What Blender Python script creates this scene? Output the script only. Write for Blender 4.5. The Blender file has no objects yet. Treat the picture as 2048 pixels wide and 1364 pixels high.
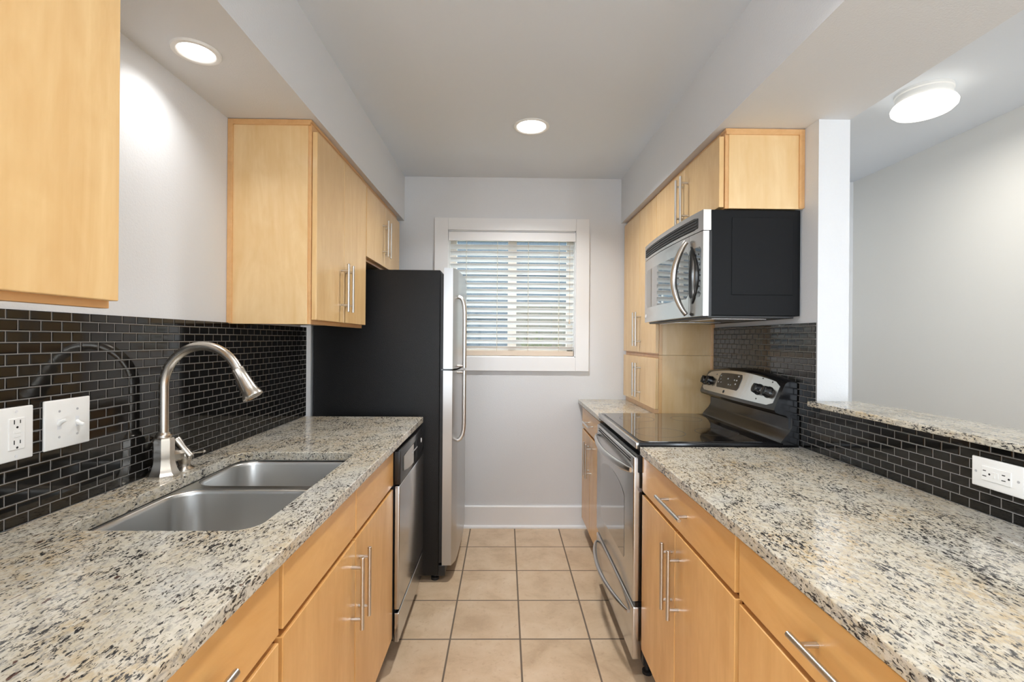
import bpy, bmesh, math, random
from mathutils import Vector, Matrix
random.seed(7)
PI = math.pi
scn = bpy.context.scene
COL = scn.collection

# ------------------------------------------------------------------ camera
F, HC, ROLL = 943.0, 1.32, 0.0075
yaw = math.atan(14 / F)
fw = Vector((math.sin(yaw), math.cos(yaw), 0)); rt = Vector((math.cos(yaw), -math.sin(yaw), 0)); up = Vector((0, 0, 1))
r2 = rt * math.cos(ROLL) + up * math.sin(ROLL)
u2 = up * math.cos(ROLL) - rt * math.sin(ROLL)
cd = bpy.data.cameras.new('camera'); cam = bpy.data.objects.new('camera', cd); COL.objects.link(cam)
cam.matrix_world = Matrix(((r2.x, u2.x, -fw.x, 0), (r2.y, u2.y, -fw.y, 0), (r2.z, u2.z, -fw.z, HC), (0, 0, 0, 1)))
cd.sensor_width = 36; cd.lens = 36 * F / 2048; cd.shift_y = -3 / 2048
cd.clip_start = 0.02; cd.clip_end = 200
scn.camera = cam

# ------------------------------------------------------------------ world, exposure
scn.view_settings.view_transform = 'Standard'; scn.view_settings.look = 'None'
scn.view_settings.gamma = 1; scn.view_settings.use_curve_mapping = False
scn.view_settings.exposure = 0.80
w = bpy.data.worlds.new('sky'); scn.world = w; w.use_nodes = True
w.node_tree.nodes['Background'].inputs[0].default_value = (0.82, 0.905, 1.0, 1)
w.node_tree.nodes['Background'].inputs[1].default_value = 10.5
CAN_E = 5.0        # glow of the recessed lamp lenses
HALL_E = 1.4      # radiance of the flush hall lamp
scn.cycles.max_bounces = 12; scn.cycles.diffuse_bounces = 8; scn.cycles.glossy_bounces = 6
scn.cycles.caustics_reflective = False; scn.cycles.caustics_refractive = False
scn.cycles.sample_clamp_indirect = 6.0

def portal(name, loc, rot, sx, sy):
    l = bpy.data.lights.new(name, 'AREA'); l.shape = 'RECTANGLE'; l.size = sx; l.size_y = sy
    l.cycles.is_portal = True
    o = bpy.data.objects.new(name, l); COL.objects.link(o); o.location = loc; o.rotation_euler = rot
portal('daylight_portal', (0.045, 3.46, 1.64), (-PI/2, 0, 0), 0.92, 0.92)
portal('daylight_portal_side', (-1.17, -2.25, 1.325), (0, -PI/2, 0), 1.75, 1.7)
portal('daylight_portal_room', (2.06, -3.62, 1.21), (PI/2, 0, 0), .68, 2.18)

# ------------------------------------------------------------------ materials
MATS = {}
class NT:
    def __init__(s, m):
        s.t = m.node_tree; s.n = s.t.nodes; s.l = s.t.links
    def new(s, t, **k):
        n = s.n.new(t)
        for a, b in k.items(): setattr(n, a, b)
        return n
    def link(s, a, b): s.l.new(a, b)
    def coords(s, scale=(1, 1, 1), rot=(0, 0, 0), src='Object'):
        tc = s.new('ShaderNodeTexCoord'); mp = s.new('ShaderNodeMapping')
        mp.inputs['Scale'].default_value = scale; mp.inputs['Rotation'].default_value = rot
        s.link(tc.outputs[src], mp.inputs['Vector']); return mp.outputs[0]
    def noise(s, vec, scale, detail=2, rough=.5, dist=0):
        n = s.new('ShaderNodeTexNoise'); n.inputs['Scale'].default_value = scale
        n.inputs['Detail'].default_value = detail; n.inputs['Roughness'].default_value = rough
        n.inputs['Distortion'].default_value = dist
        s.link(vec, n.inputs['Vector']); return n.outputs['Fac']
    def ramp(s, fac, stops):
        r = s.new('ShaderNodeValToRGB'); e = r.color_ramp.elements
        while len(e) < len(stops): e.new(.5)
        for el, (p, c) in zip(e, stops):
            el.position = p; el.color = (c, c, c, 1) if not hasattr(c, '__len__') else (*c, 1)
        s.link(fac, r.inputs[0]); return r.outputs[0]
    def mix(s, fac, a, b, mode='MIX'):
        m = s.new('ShaderNodeMix', data_type='RGBA', blend_type=mode)
        for sock, v in ((m.inputs[0], fac), (m.inputs[6], a), (m.inputs[7], b)):
            if hasattr(v, 'is_linked') or hasattr(v, 'links'): s.link(v, sock)
            elif hasattr(v, '__len__'): sock.default_value = (*v, 1)
            else: sock.default_value = v
        return m.outputs[2]
    def math(s, op, a, b=0.0, clamp=False):
        m = s.new('ShaderNodeMath', operation=op, use_clamp=clamp)
        for sock, v in ((m.inputs[0], a), (m.inputs[1], b)):
            if hasattr(v, 'links'): s.link(v, sock)
            else: sock.default_value = v
        return m.outputs[0]
    def bump(s, h, strength, dist=.001):
        b = s.new('ShaderNodeBump'); b.inputs['Strength'].default_value = strength; b.inputs['Distance'].default_value = dist
        s.link(h, b.inputs['Height']); return b.outputs[0]

def pmat(name, col, rough=.5, metal=0., spec=.5, coat=0., coat_rough=.05, bump=None):
    if name in MATS: return MATS[name]
    m = bpy.data.materials.new(name); m.use_nodes = True; MATS[name] = m
    p = m.node_tree.nodes['Principled BSDF']
    p.inputs['Base Color'].default_value = (*col, 1); p.inputs['Roughness'].default_value = rough
    p.inputs['Metallic'].default_value = metal; p.inputs['Specular IOR Level'].default_value = spec
    p.inputs['Coat Weight'].default_value = coat; p.inputs['Coat Roughness'].default_value = coat_rough
    if bump:
        t = NT(m); sc, st, d = bump
        t.link(t.bump(t.noise(t.coords(), sc, 3), st, d), p.inputs['Normal'])
    return m
def pnode(m): return m.node_tree.nodes['Principled BSDF']

def wood(name, a, b, axis, rough=.32, coat=.35):
    m = pmat(name, a, rough, coat=coat, coat_rough=.16); t = NT(m); p = pnode(m)
    oi = t.new('ShaderNodeObjectInfo'); tc = t.new('ShaderNodeTexCoord')
    off = t.new('ShaderNodeVectorMath', operation='ADD'); sc = t.new('ShaderNodeVectorMath', operation='SCALE')
    cmb = t.new('ShaderNodeCombineXYZ')
    for i in range(3): t.link(oi.outputs['Random'], cmb.inputs[i])
    t.link(cmb.outputs[0], sc.inputs[0]); sc.inputs['Scale'].default_value = 9
    t.link(tc.outputs['Object'], off.inputs[0]); t.link(sc.outputs[0], off.inputs[1])
    def mapped(s_long, s_wide):
        mp = t.new('ShaderNodeMapping')
        v = [s_wide] * 3; v['XYZ'.index(axis)] = s_long
        mp.inputs['Scale'].default_value = v; t.link(off.outputs[0], mp.inputs[0]); return mp.outputs[0]
    n1 = t.noise(mapped(.75, 4.0), 1.6, 5, .62, 1.6)
    n2 = t.noise(mapped(1.2, 60), 1.5, 3, .6)
    n3 = t.noise(mapped(6, 14), 1.2, 2, .5, 1.5)
    f = t.math('ADD', t.math('MULTIPLY', n1, .66), t.math('ADD', t.math('MULTIPLY', n2, .12), t.math('MULTIPLY', n3, .22)))
    c = t.ramp(f, [(.36, b), (.5, tuple((x + y) / 2 for x, y in zip(a, b))), (.62, a)])
    t.link(c, p.inputs['Base Color'])
    t.link(t.bump(n2, .06, .0006), p.inputs['Normal'])
    return m

def metal_brushed(name, col, rough, axis, st=.015):
    m = pmat(name, col, rough, metal=1.0); t = NT(m); p = pnode(m)
    v = [260, 260, 260]; v['XYZ'.index(axis)] = 3
    n = t.noise(t.coords(tuple(v)), 1.0, 2)
    t.link(t.math('ADD', t.math('MULTIPLY', n, st), rough - st / 2), p.inputs['Roughness'])
    return m

def granite(name, shift, warm):
    m = pmat(name, (.6, .55, .45), .14, coat=.2, coat_rough=.04); t = NT(m); p = pnode(m)
    vs = t.coords((1, .42, 1), (0, 0, shift)); vi = t.coords((1, .8, 1))
    big = t.noise(vi, 5.5, 4, .6)
    base = t.ramp(big, [(.31, warm), (.45, (.52, .45, .335)), (.56, (.55, .505, .405)), (.66, (.505, .495, .45))])
    mid = t.noise(vi, 80, 3, .6)
    base = t.mix(t.ramp(mid, [(.42, .0), (.62, .75)]), base, (.625, .585, .50))
    gr = t.noise(vs, 125, 4, .70, .5)
    base = t.mix(t.ramp(gr, [(.505, 0.), (.62, .85)]), base, (.31, .295, .265))
    dens = t.noise(vi, 17, 3, .6)
    fl = t.noise(vs, 215, 4, .66, .5)
    fl = t.math('ADD', fl, t.math('MULTIPLY', t.math('SUBTRACT', dens, .5), .35))
    base = t.mix(t.ramp(fl, [(.542, 0.), (.60, 1.)]), base, (.028, .027, .028))
    br = t.noise(vs, 75, 2, .5); 
    base = t.mix(t.ramp(br, [(.71, 0.), (.73, .9)]), base, (.075, .03, .022))
    t.link(base, p.inputs['Base Color'])
    t.link(t.math('ADD', t.math('MULTIPLY', mid, .1), .10), p.inputs['Roughness'])
    return m

def paint(name, col, bs=170, st=.18, rough=.6):
    return pmat(name, col, rough, spec=.35, bump=(bs, st, .002))

def floor_mat():
    m = pmat('floor_tile', (.6, .45, .3), .32, spec=.5); t = NT(m); p = pnode(m)
    g = t.new('ShaderNodeNewGeometry'); sep = t.new('ShaderNodeSeparateXYZ'); t.link(g.outputs['Position'], sep.inputs[0])
    P = .308; gw = .0075
    def cell(o, off):
        a = t.math('DIVIDE', t.math('SUBTRACT', o, off - 50 * P), P)
        fr = t.math('FRACT', a); return t.math('FLOOR', a), t.math('MINIMUM', fr, t.math('SUBTRACT', 1., fr))
    ix, dx = cell(sep.outputs[0], .0765); iy, dy = cell(sep.outputs[1], 2.077)
    d = t.math('MULTIPLY', t.math('MINIMUM', dx, dy), P)
    tile = t.ramp(t.math('DIVIDE', d, .02), [(gw / 2 / .02 - .06, 0.), (gw / 2 / .02 + .06, 1.)])
    wn = t.new('ShaderNodeTexWhiteNoise', noise_dimensions='2D'); cb = t.new('ShaderNodeCombineXYZ')
    t.link(ix, cb.inputs[0]); t.link(iy, cb.inputs[1]); t.link(cb.outputs[0], wn.inputs['Vector'])
    ofs = t.new('ShaderNodeVectorMath', operation='MULTIPLY_ADD'); t.link(wn.outputs['Color'], ofs.inputs[0])
    ofs.inputs[1].default_value = (7, 7, 7); t.link(g.outputs['Position'], ofs.inputs[2])
    n = t.noise(ofs.outputs[0], 6.5, 5, .62, .3); n2 = t.noise(ofs.outputs[0], 45, 3, .6)
    c = t.ramp(n, [(.3, (.47, .335, .21)), (.47, (.585, .435, .285)), (.68, (.66, .515, .36))])
    c = t.mix(t.ramp(n2, [(.30, .30), (.42, 0.)]), c, (.36, .22, .13))
    c = t.mix(t.math('MULTIPLY', wn.outputs['Value'], .22), c, (.50, .35, .22))
    c = t.mix(tile, (.135, .10, .072), c)
    t.link(c, p.inputs['Base Color'])
    t.link(t.ramp(tile, [(0, .8), (1, .34)]), p.inputs['Roughness'])
    h = t.math('ADD', t.math('MULTIPLY', tile, 1.), t.math('MULTIPLY', n2, .12))
    t.link(t.bump(h, .35, .002), p.inputs['Normal'])
    return m

def emit(name, col, s):
    m = bpy.data.materials.new(name); m.use_nodes = True; n = m.node_tree.nodes; n.clear()
    e = n.new('ShaderNodeEmission'); o = n.new('ShaderNodeOutputMaterial')
    e.inputs[0].default_value = (*col, 1); e.inputs[1].default_value = s
    m.node_tree.links.new(e.outputs[0], o.inputs[0]); MATS[name] = m; return m

def pane_mat():
    m = bpy.data.materials.new('clear_pane'); m.use_nodes = True; n = m.node_tree.nodes; n.clear(); l = m.node_tree.links
    a = n.new('ShaderNodeBsdfTransparent'); g = n.new('ShaderNodeBsdfGlossy'); x = n.new('ShaderNodeMixShader'); o = n.new('ShaderNodeOutputMaterial')
    g.inputs['Roughness'].default_value = .02; a.inputs[0].default_value = (.94, .97, .96, 1)
    x.inputs[0].default_value = .06; l.new(a.outputs[0], x.inputs[1]); l.new(g.outputs[0], x.inputs[2]); l.new(x.outputs[0], o.inputs[0])
    return m

M_WALL = paint('wall_paint', (.685, .70, .718), 170, .35); M_CEIL = paint('ceiling_paint', (.70, .745, .80), 130, .15, .75)
M_HALL = paint('hall_paint', (.70, .695, .665)); M_TRIM = pmat('white_trim_paint', (.80, .805, .81), .3)
M_FLOOR = floor_mat()
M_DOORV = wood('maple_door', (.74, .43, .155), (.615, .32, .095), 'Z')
M_DOORU = wood('maple_door_lit', (.77, .54, .265), (.665, .42, .18), 'Z')  # same maple as the lower doors, brighter light put into the colour
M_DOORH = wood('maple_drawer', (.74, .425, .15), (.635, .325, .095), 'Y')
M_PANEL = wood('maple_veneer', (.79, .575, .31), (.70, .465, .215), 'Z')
M_FRAME = wood('maple_frame', (.74, .46, .20), (.62, .345, .13), 'Z')
M_FRAMEY = wood('maple_frame_rail', (.70, .42, .19), (.60, .33, .13), 'Y')
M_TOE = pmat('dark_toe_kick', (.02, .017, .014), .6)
M_GRAN = granite('speckled_granite', .22, (.50, .385, .23))
M_GRANR = granite('speckled_granite_warm', -.22, (.53, .385, .20))
M_STEEL = metal_brushed('brushed_steel', (.61, .605, .595), .22, 'Y')
M_STEELV = metal_brushed('brushed_steel_upright', (.52, .515, .505), .30, 'Z')
M_DWST = pmat('dark_polished_steel', (.52, .52, .515), .20, metal=1.0)
M_SINK = metal_brushed('sink_steel', (.60, .595, .58), .31, 'Z', .015)
M_NICKEL = pmat('brushed_nickel', (.58, .54, .485), .27, metal=1.0)
M_BAR = pmat('handle_steel', (.64, .625, .60), .30, metal=1.0)
M_BLKTEX = pmat('textured_black_steel', (.0045, .0045, .005), .30, spec=.32, bump=(330, .8, .002))
M_BLKMAT = pmat('satin_black_sheet', (.008, .0085, .0095), .42, spec=.12, bump=(500, .12, .001))
M_BLK = pmat('gloss_black_plastic', (.008, .008, .009), .16)
M_BLKSOFT = pmat('soft_black_plastic', (.015, .015, .016), .38)
M_GLASS = pmat('black_ceramic_glass', (.006, .006, .007), .03, spec=1.0, coat=.6, coat_rough=.02)
M_OVENGL = pmat('oven_window_glass', (.05, .05, .05), .06, spec=1.0, metal=.0, coat=1.0)
M_MWGL = pmat('mirror_dark_glass', (.045, .05, .055), .05, spec=1.0, coat=1.0, coat_rough=.02)
M_TILE = pmat('black_glazed_tile', (.007, .0065, .006), .06, spec=.5)
M_GROUT = pmat('grey_grout', (.21, .20, .19), .85)
M_WHT = pmat('white_plastic', (.82, .82, .80), .3)
M_DARK = pmat('dark_slot', (.01, .01, .01), .7)
M_GREY = pmat('grey_marking', (.45, .45, .46), .5)
M_LITE = pmat('pale_marking', (.75, .76, .78), .5)
M_BLINDV = pmat('blind_valance_white', (.82, .82, .82), .4)
def slat_mat():
    m = pmat('blind_slat_white', (.88, .88, .88), .45); t = NT(m); p = pnode(m)
    tr = t.new('ShaderNodeBsdfTranslucent'); tr.inputs[0].default_value = (.90, .90, .89, 1)
    mx_ = t.new('ShaderNodeMixShader'); mx_.inputs[0].default_value = .28
    t.link(p.outputs[0], mx_.inputs[1]); t.link(tr.outputs[0], mx_.inputs[2]); t.link(mx_.outputs[0], t.n['Material Output'].inputs[0])
    return m
M_BLIND = slat_mat()
M_TAN = pmat('blind_rail_beige', (.66, .55, .44), .5)
M_CORD = pmat('blind_cord', (.55, .47, .36), .8)
M_VINYL = pmat('window_vinyl', (.72, .66, .58), .4)
M_PANE = pane_mat()
M_LENS = emit('lamp_lens_glow', (1.0, .955, .90), CAN_E)
M_DOME = emit('hall_lamp_glow', (1.0, .94, .84), HALL_E)
M_SHELL = pmat('exterior_plaster', (.5, .5, .5), .8)

# ------------------------------------------------------------------ mesh helpers
class MB:
    """collects shapes given in world coordinates; build() links them as one mesh object"""
    def __init__(s): s.bm = bmesh.new()
    def box(s, x0, x1, y0, y1, z0, z1, bev=0., seg=2):
        c = Vector(((x0 + x1) / 2, (y0 + y1) / 2, (z0 + z1) / 2))
        m = Matrix.Translation(c) @ Matrix.Diagonal((abs(x1 - x0), abs(y1 - y0), abs(z1 - z0), 1))
        g = bmesh.ops.create_cube(s.bm, size=1, matrix=m)
        if bev:
            es = list({e for v in g['verts'] for e in v.link_edges})
            bmesh.ops.bevel(s.bm, geom=es, offset=bev, segments=seg, affect='EDGES', profile=.5)
        return s
    def ring(s, pts): return [s.bm.verts.new(p) for p in pts]
    def skin(s, rings, cap=True, closed=True):
        n = len(rings[0])
        for a, b in zip(rings, rings[1:]):
            for i in range(n if closed else n - 1):
                j = (i + 1) % n
                s.bm.faces.new((a[i], a[j], b[j], b[i]))
        if cap:
            s.bm.faces.new(list(reversed(rings[0]))); s.bm.faces.new(rings[-1])
        return s
    def tube(s, path, r, n=12, cap=True):
        path = [Vector(p) for p in path]; rs = r if hasattr(r, '__len__') else [r] * len(path)
        rings = []; ref = None
        for i, p in enumerate(path):
            d = (path[min(i + 1, len(path) - 1)] - path[max(i - 1, 0)]).normalized()
            if ref is None:
                ref = Vector((0, 0, 1)) if abs(d.z) < .9 else Vector((1, 0, 0))
            a = (ref - d * ref.dot(d)).normalized(); ref = a; b = d.cross(a)
            rings.append(s.ring([p + (a * math.cos(t) + b * math.sin(t)) * rs[i] for t in (2 * PI * k / n for k in range(n))]))
        return s.skin(rings, cap)
    def lathe(s, prof, c, n=24, axis=(0, 0, 1), cap=True):
        d = Vector(axis).normalized(); ref = Vector((1, 0, 0)) if abs(d.x) < .9 else Vector((0, 1, 0))
        a = (ref - d * ref.dot(d)).normalized(); b = d.cross(a); c = Vector(c)
        rings = [s.ring([c + d * z + (a * math.cos(t + PI / n) + b * math.sin(t + PI / n)) * r for t in (2 * PI * k / n for k in range(n))]) for r, z in prof]
        return s.skin(rings, cap)
    def prism(s, poly, lo, hi, axis='Y', bev=0.):
        """poly: (a,b) pairs in the plane normal to axis (X: y,z  Y: x,z  Z: x,y)"""
        def P(a, b, t): return {'X': (t, a, b), 'Y': (a, t, b), 'Z': (a, b, t)}[axis]
        r0 = s.ring([P(a, b, lo) for a, b in poly]); r1 = s.ring([P(a, b, hi) for a, b in poly])
        k0 = len(s.bm.faces); s.skin([r0, r1])
        if bev:
            es = list({e for v in r0 + r1 for e in v.link_edges})
            bmesh.ops.bevel(s.bm, geom=es, offset=bev, segments=2, affect='EDGES', profile=.5)
        return s
    def quad(s, a, b, c, d): s.bm.faces.new([s.bm.verts.new(p) for p in (a, b, c, d)]); return s
    def build(s, name, mat, parent=None, smooth=None, label=None):
        bmesh.ops.recalc_face_normals(s.bm, faces=s.bm.faces)
        off = wloc(parent) if parent else Vector((0, 0, 0))
        if not parent:
            vs = [v.co for v in s.bm.verts]
            off = Vector(((min(v.x for v in vs) + max(v.x for v in vs)) / 2, (min(v.y for v in vs) + max(v.y for v in vs)) / 2, min(v.z for v in vs)))
        bmesh.ops.translate(s.bm, verts=s.bm.verts, vec=-off)
        me = bpy.data.meshes.new(name); s.bm.to_mesh(me); s.bm.free()
        for m in (mat if isinstance(mat, (list, tuple)) else (mat,)): me.materials.append(m)
        if smooth is not None:
            me.polygons.foreach_set('use_smooth', [True] * len(me.polygons))
            try: me.set_sharp_from_angle(angle=math.radians(smooth))
            except Exception: pass
        o = bpy.data.objects.new(name, me); COL.objects.link(o)
        if parent: o.parent = parent
        else: o.location = off
        if label: o['label'] = label
        return o
def wloc(o):
    v = Vector((0, 0, 0))
    while o: v += o.location; o = o.parent
    return v
def tag(o, label, cat, group=None, kind=None):
    o['label'] = label; o['category'] = cat
    if group: o['group'] = group
    if kind: o['kind'] = kind
    return o
def thing(name, label, cat, loc, group=None):
    o = bpy.data.objects.new(name, None); COL.objects.link(o); o.location = loc; o.empty_display_size = .1
    return tag(o, label, cat, group)
def struct(name, mb, mat, label=None, parent=None, smooth=None):
    o = mb.build(name, mat, parent, smooth)
    if not parent: o['kind'] = 'structure'
    if label: o['label'] = label
    return o
def rrect(a0, a1, b0, b1, r, n=6):
    out = []
    for ca, cb, t0 in ((a1 - r, b1 - r, 0), (a0 + r, b1 - r, PI / 2), (a0 + r, b0 + r, PI), (a1 - r, b0 + r, 1.5 * PI)):
        for k in range(n + 1):
            t = t0 + PI / 2 * k / n; out.append((ca + r * math.cos(t), cb + r * math.sin(t)))
    return out

# ------------------------------------------------------------------ key dimensions
XL, XR, YW, ZC, ZS = -1.049, 1.158, 3.315, 2.457, 2.145
SL, SR, HX, XH = -.711, .814, 1.275, 2.468
YB = -3.5; ZT = .913

# ------------------------------------------------------------------ setting
struct('floor', MB().box(XL - .1, XH + .1, YB - .1, YW + .12, -.08, 0), M_FLOOR, 'beige square ceramic floor tiles with grey grout')
struct('ceiling', MB().box(XL - .1, XH + .1, YB - .1, YW + .12, ZC, ZC + .1), M_CEIL, 'flat pale grey painted ceiling')
struct('wall_left', MB().box(XL - .1, XL, -1.4, YW + .1, 0, ZC).box(XL - .1, XL, YB - .1, -3.1, 0, ZC).box(XL - .1, XL, -3.1, -1.4, 0, .45).box(XL - .1, XL, -3.1, -1.4, 2.2, ZC), M_WALL, 'textured white wall behind the sink')
WX0, WX1, WZ0, WZ1 = -.402, .494, 1.197, 2.083      # window opening
b = MB()
b.box(XL, WX0, YW, YW + .12, 0, ZC).box(WX1, XH, YW, YW + .12, 0, ZC).box(WX0, WX1, YW, YW + .12, 0, WZ0).box(WX0, WX1, YW, YW + .12, WZ1, ZC)
struct('wall_back', b, M_WALL, 'white end wall with the window')
struct('wall_right', MB().box(XR, HX, 1.731, YW, 0, ZS), M_WALL, 'white wall behind the range, ending in a bare post')
struct('wall_bar', MB().box(XR, HX, .2, 1.731, 0, 1.08), M_WALL, 'half wall below the granite bar ledge')
struct('yard_shade_wall', MB().box(-9, 11, YW + .01, YW + .12, ZC + .1, 4.4).box(XH + .1, 11, YW + .01, YW + .12, -.5, ZC + .1).box(-9, XL - .1, YW + .01, YW + .12, -.5, ZC + .1), M_SHELL, 'unseen upper outer wall added to shade the yard')  # unseen, added to keep sky light off the house and fence
struct('wall_hall', MB().box(XH, XH + .1, YB - .1, YW + .12, 0, ZC), M_HALL, 'grey wall of the next room beyond the bar')
struct('trim_1', MB().box(XL, SL, -.8, YW, ZS, ZC), M_WALL, 'dropped soffit above the left cabinets')
struct('trim_2', MB().box(SR, HX, -.8, YW, ZS, ZC), M_WALL, 'dropped header above the right cabinets')
b = MB()
b.box(XL, 1.72, YB - .1, YB, 0, ZC).box(2.40, XH, YB - .1, YB, 0, ZC).box(1.72, 2.40, YB - .1, YB, 0, .12).box(1.72, 2.40, YB - .1, YB, 2.3, ZC)
struct('wall_front', b, M_WALL, 'wall behind the viewer with an opening added for daylight')
b = MB().box(1.72, 1.77, YB - .08, YB - .03, .12, 2.3).box(2.35, 2.40, YB - .08, YB - .03, .12, 2.3)
struct('fill_window_2', b.box(1.77, 2.35, YB - .08, YB - .03, .12, .17).box(1.47, 2.35, YB - .08, YB - .03, 2.25, 2.3), M_TRIM, 'tall window opening added behind the viewer for fill daylight')  # unseen window, added to let fill daylight in from behind
b = MB().box(XL - .08, XL - .03, -3.1, -3.05, .45, 2.2).box(XL - .08, XL - .03, -1.45, -1.4, .45, 2.2).box(XL - .08, XL - .03, -3.05, -1.45, .45, .5).box(XL - .08, XL - .03, -3.05, -1.45, 2.15, 2.2)
struct('fill_window_3', b, M_TRIM, 'wide side window added behind the viewer for more fill daylight')  # another unseen window, added to raise the ambient light from the left
# baseboard of the end wall with a shoe moulding
prof = [(YW, 0), (YW - .027, 0), (YW - .027, .008), (YW - .024, .016), (YW - .014, .02), (YW - .014, .146), (YW - .009, .153), (YW, .153)]
struct('baseboard_back', MB().prism(prof, -1.04, .75, 'X'), M_TRIM, 'white baseboard under the window')

# window: casing, frame, panes
win = bpy.data.objects.new('window_1', None); COL.objects.link(win); win.location = (.046, YW, WZ0); win['kind'] = 'structure'
win['label'] = 'white cased window in the end wall'
cy0 = YW - .02
b = MB()
b.box(-.497, WX0, cy0, YW, 1.10, 2.168, .002).box(WX1, .588, cy0, YW, 1.10, 2.168, .002)
b.box(WX0, WX1, cy0 + .0005, YW, WZ1, 2.168, .002).box(WX0, WX1, cy0 + .0005, YW, 1.10, WZ0, .002)
b.build('casing', M_TRIM, win)
b = MB(); ty = YW + .13
b.box(WX0, WX0 + .006, YW, ty, WZ0, WZ1).box(WX1 - .006, WX1, YW, ty, WZ0, WZ1).box(WX0, WX1, YW, ty, WZ0, WZ0 + .006).box(WX0, WX1, YW, ty, WZ1 - .006, WZ1)
b.build('jamb', M_TRIM, win)
b = MB(); f0, f1 = YW + .085, YW + .125
b.box(WX0 + .006, WX0 + .05, f0, f1, WZ0, WZ1).box(WX1 - .05, WX1 - .006, f0, f1, WZ0, WZ1)
b.box(WX0, WX1, f0, f1, WZ0 + .006, WZ0 + .05).box(WX0, WX1, f0, f1, WZ1 - .05, WZ1 - .006).box(.018, .08, f0 - .01, f1, WZ0, WZ1)
b.build('sash_frame', M_VINYL, win)
for a0, a1 in ((WX0 + .05, .018), (.08, WX1 - .05)):
    MB().box(a0, a1, f0 + .018, f0 + .022, WZ0 + .05, WZ1 - .05).build('pane', M_PANE, win)

# ------------------------------------------------------------------ black mosaic backsplashes
def mosaic(name, label, xw, sgn, regions, zbase, seed):
    """xw: wall face, sgn: direction of the room; regions: list of (y0,y1,z0,z1)"""
    rnd = random.Random(seed); b = MB(); P, Q, g, th, ch = .0500, .0246, .0022, .008, .0022
    xf = xw + sgn * th
    for (y0, y1, z0, z1) in regions:
        b.box(min(xw, xw + sgn * (th - .0010)), max(xw, xw + sgn * (th - .0010)), y0, y1, z0, z1)
    nb = len(b.bm.faces)
    for (y0, y1, z0, z1) in regions:
        row = int(math.floor((z0 - zbase) / Q + 1e-6))
        while zbase + row * Q < z1 - 1e-4:
            a0, a1 = max(z0, zbase + row * Q + g / 2), min(z1, zbase + (row + 1) * Q - g / 2)
            k = int(math.floor(y0 / P)) - 1
            while k * P < y1:
                c0 = k * P + (P / 2 if row % 2 else 0)
                c1 = c0 + P - g; c0, c1 = max(c0, y0), min(c1, y1)
                if c1 - c0 > .004 and a1 - a0 > .004:
                    t1, t2 = rnd.gauss(0, .0012), rnd.gauss(0, .0012)
                    ty_ = (c1 - c0) / 2 * t1 * 1.0; tz_ = (a1 - a0) / 2 * t2 * 1.6
                    h = min(ch, (a1 - a0) / 3)
                    mid = [(c0, a0, 0), (c1, a0, 0), (c1, a1, 0), (c0, a1, 0)]
                    r0 = b.ring([(xf - sgn * .0034, y, z) for y, z, _ in mid])
                    r1 = b.ring([(xf - sgn * .0008, y, z) for y, z, _ in mid])
                    r2_ = b.ring([(xf - sgn * .0002 + sgn * (sy * ty_ + sz * tz_), y - sy * h * .9, z - sz * h * .9) for (y, z, _), sy, sz in zip(mid, (-1, 1, 1, -1), (-1, -1, 1, 1))])
                    b.skin([r0, r1, r2_], cap=False)
                    # slightly crowned face
                    cy, cz = (c0 + c1) / 2, (a0 + a1) / 2
                    b.bm.faces.new(r2_)
                k += 1
            row += 1
    o = b.build(name, (M_TILE, M_GROUT)); me = o.data
    for i, p_ in enumerate(me.polygons): p_.material_index = 1 if i < nb else 0
    o['kind'] = 'structure'; o['label'] = label
    return o
mosaic('trim_3', 'glossy black mosaic backsplash behind the sink', XL, 1, [(.28, 2.49, ZT, 1.376)], ZT - .0008, 1)
mosaic('trim_4', 'glossy black mosaic backsplash behind the range and below the bar', XR, -1, [(.22, 1.731, ZT, 1.080), (1.731, 2.584, ZT, 1.391)], ZT - .0008, 2)

# ------------------------------------------------------------------ cabinet helpers
def bar_handle(parent, face, out, y, z, axis, L=.21, sp=.15, so=.032, r=.006, mat=None):
    """face: x of the door face; out: +1/-1 direction away from it"""
    x = face + out * so; b = MB()
    if axis == 'Z':
        b.tube([(x, y, z - L / 2), (x, y, z - L / 2 + .0008), (x, y, z + L / 2 - .0008), (x, y, z + L / 2)], [r * .85, r, r, r * .85], 14)
        for s in (-1, 1): b.tube([(face, y, z + s * sp / 2), (x, y, z + s * sp / 2)], r * .8, 10)
    else:
        b.tube([(x, y - L / 2, z), (x, y - L / 2 + .0008, z), (x, y + L / 2 - .0008, z), (x, y + L / 2, z)], [r * .85, r, r, r * .85], 14)
        for s in (-1, 1): b.tube([(face, y + s * sp / 2, z), (x, y + s * sp / 2, z)], r * .8, 10)
    return b.build('handle', M_BAR, parent, 40)
def front(parent, name, face, out, y0, y1, z0, z1, th=.019, mat=None, gap=.0015):
    x1, x0 = face, face - out * th
    return MB().box(min(x0, x1), max(x0, x1), y0 + gap, y1 - gap, z0 + gap, z1 - gap, .0018, 2).build(name, mat or M_DOORV, parent)

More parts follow.
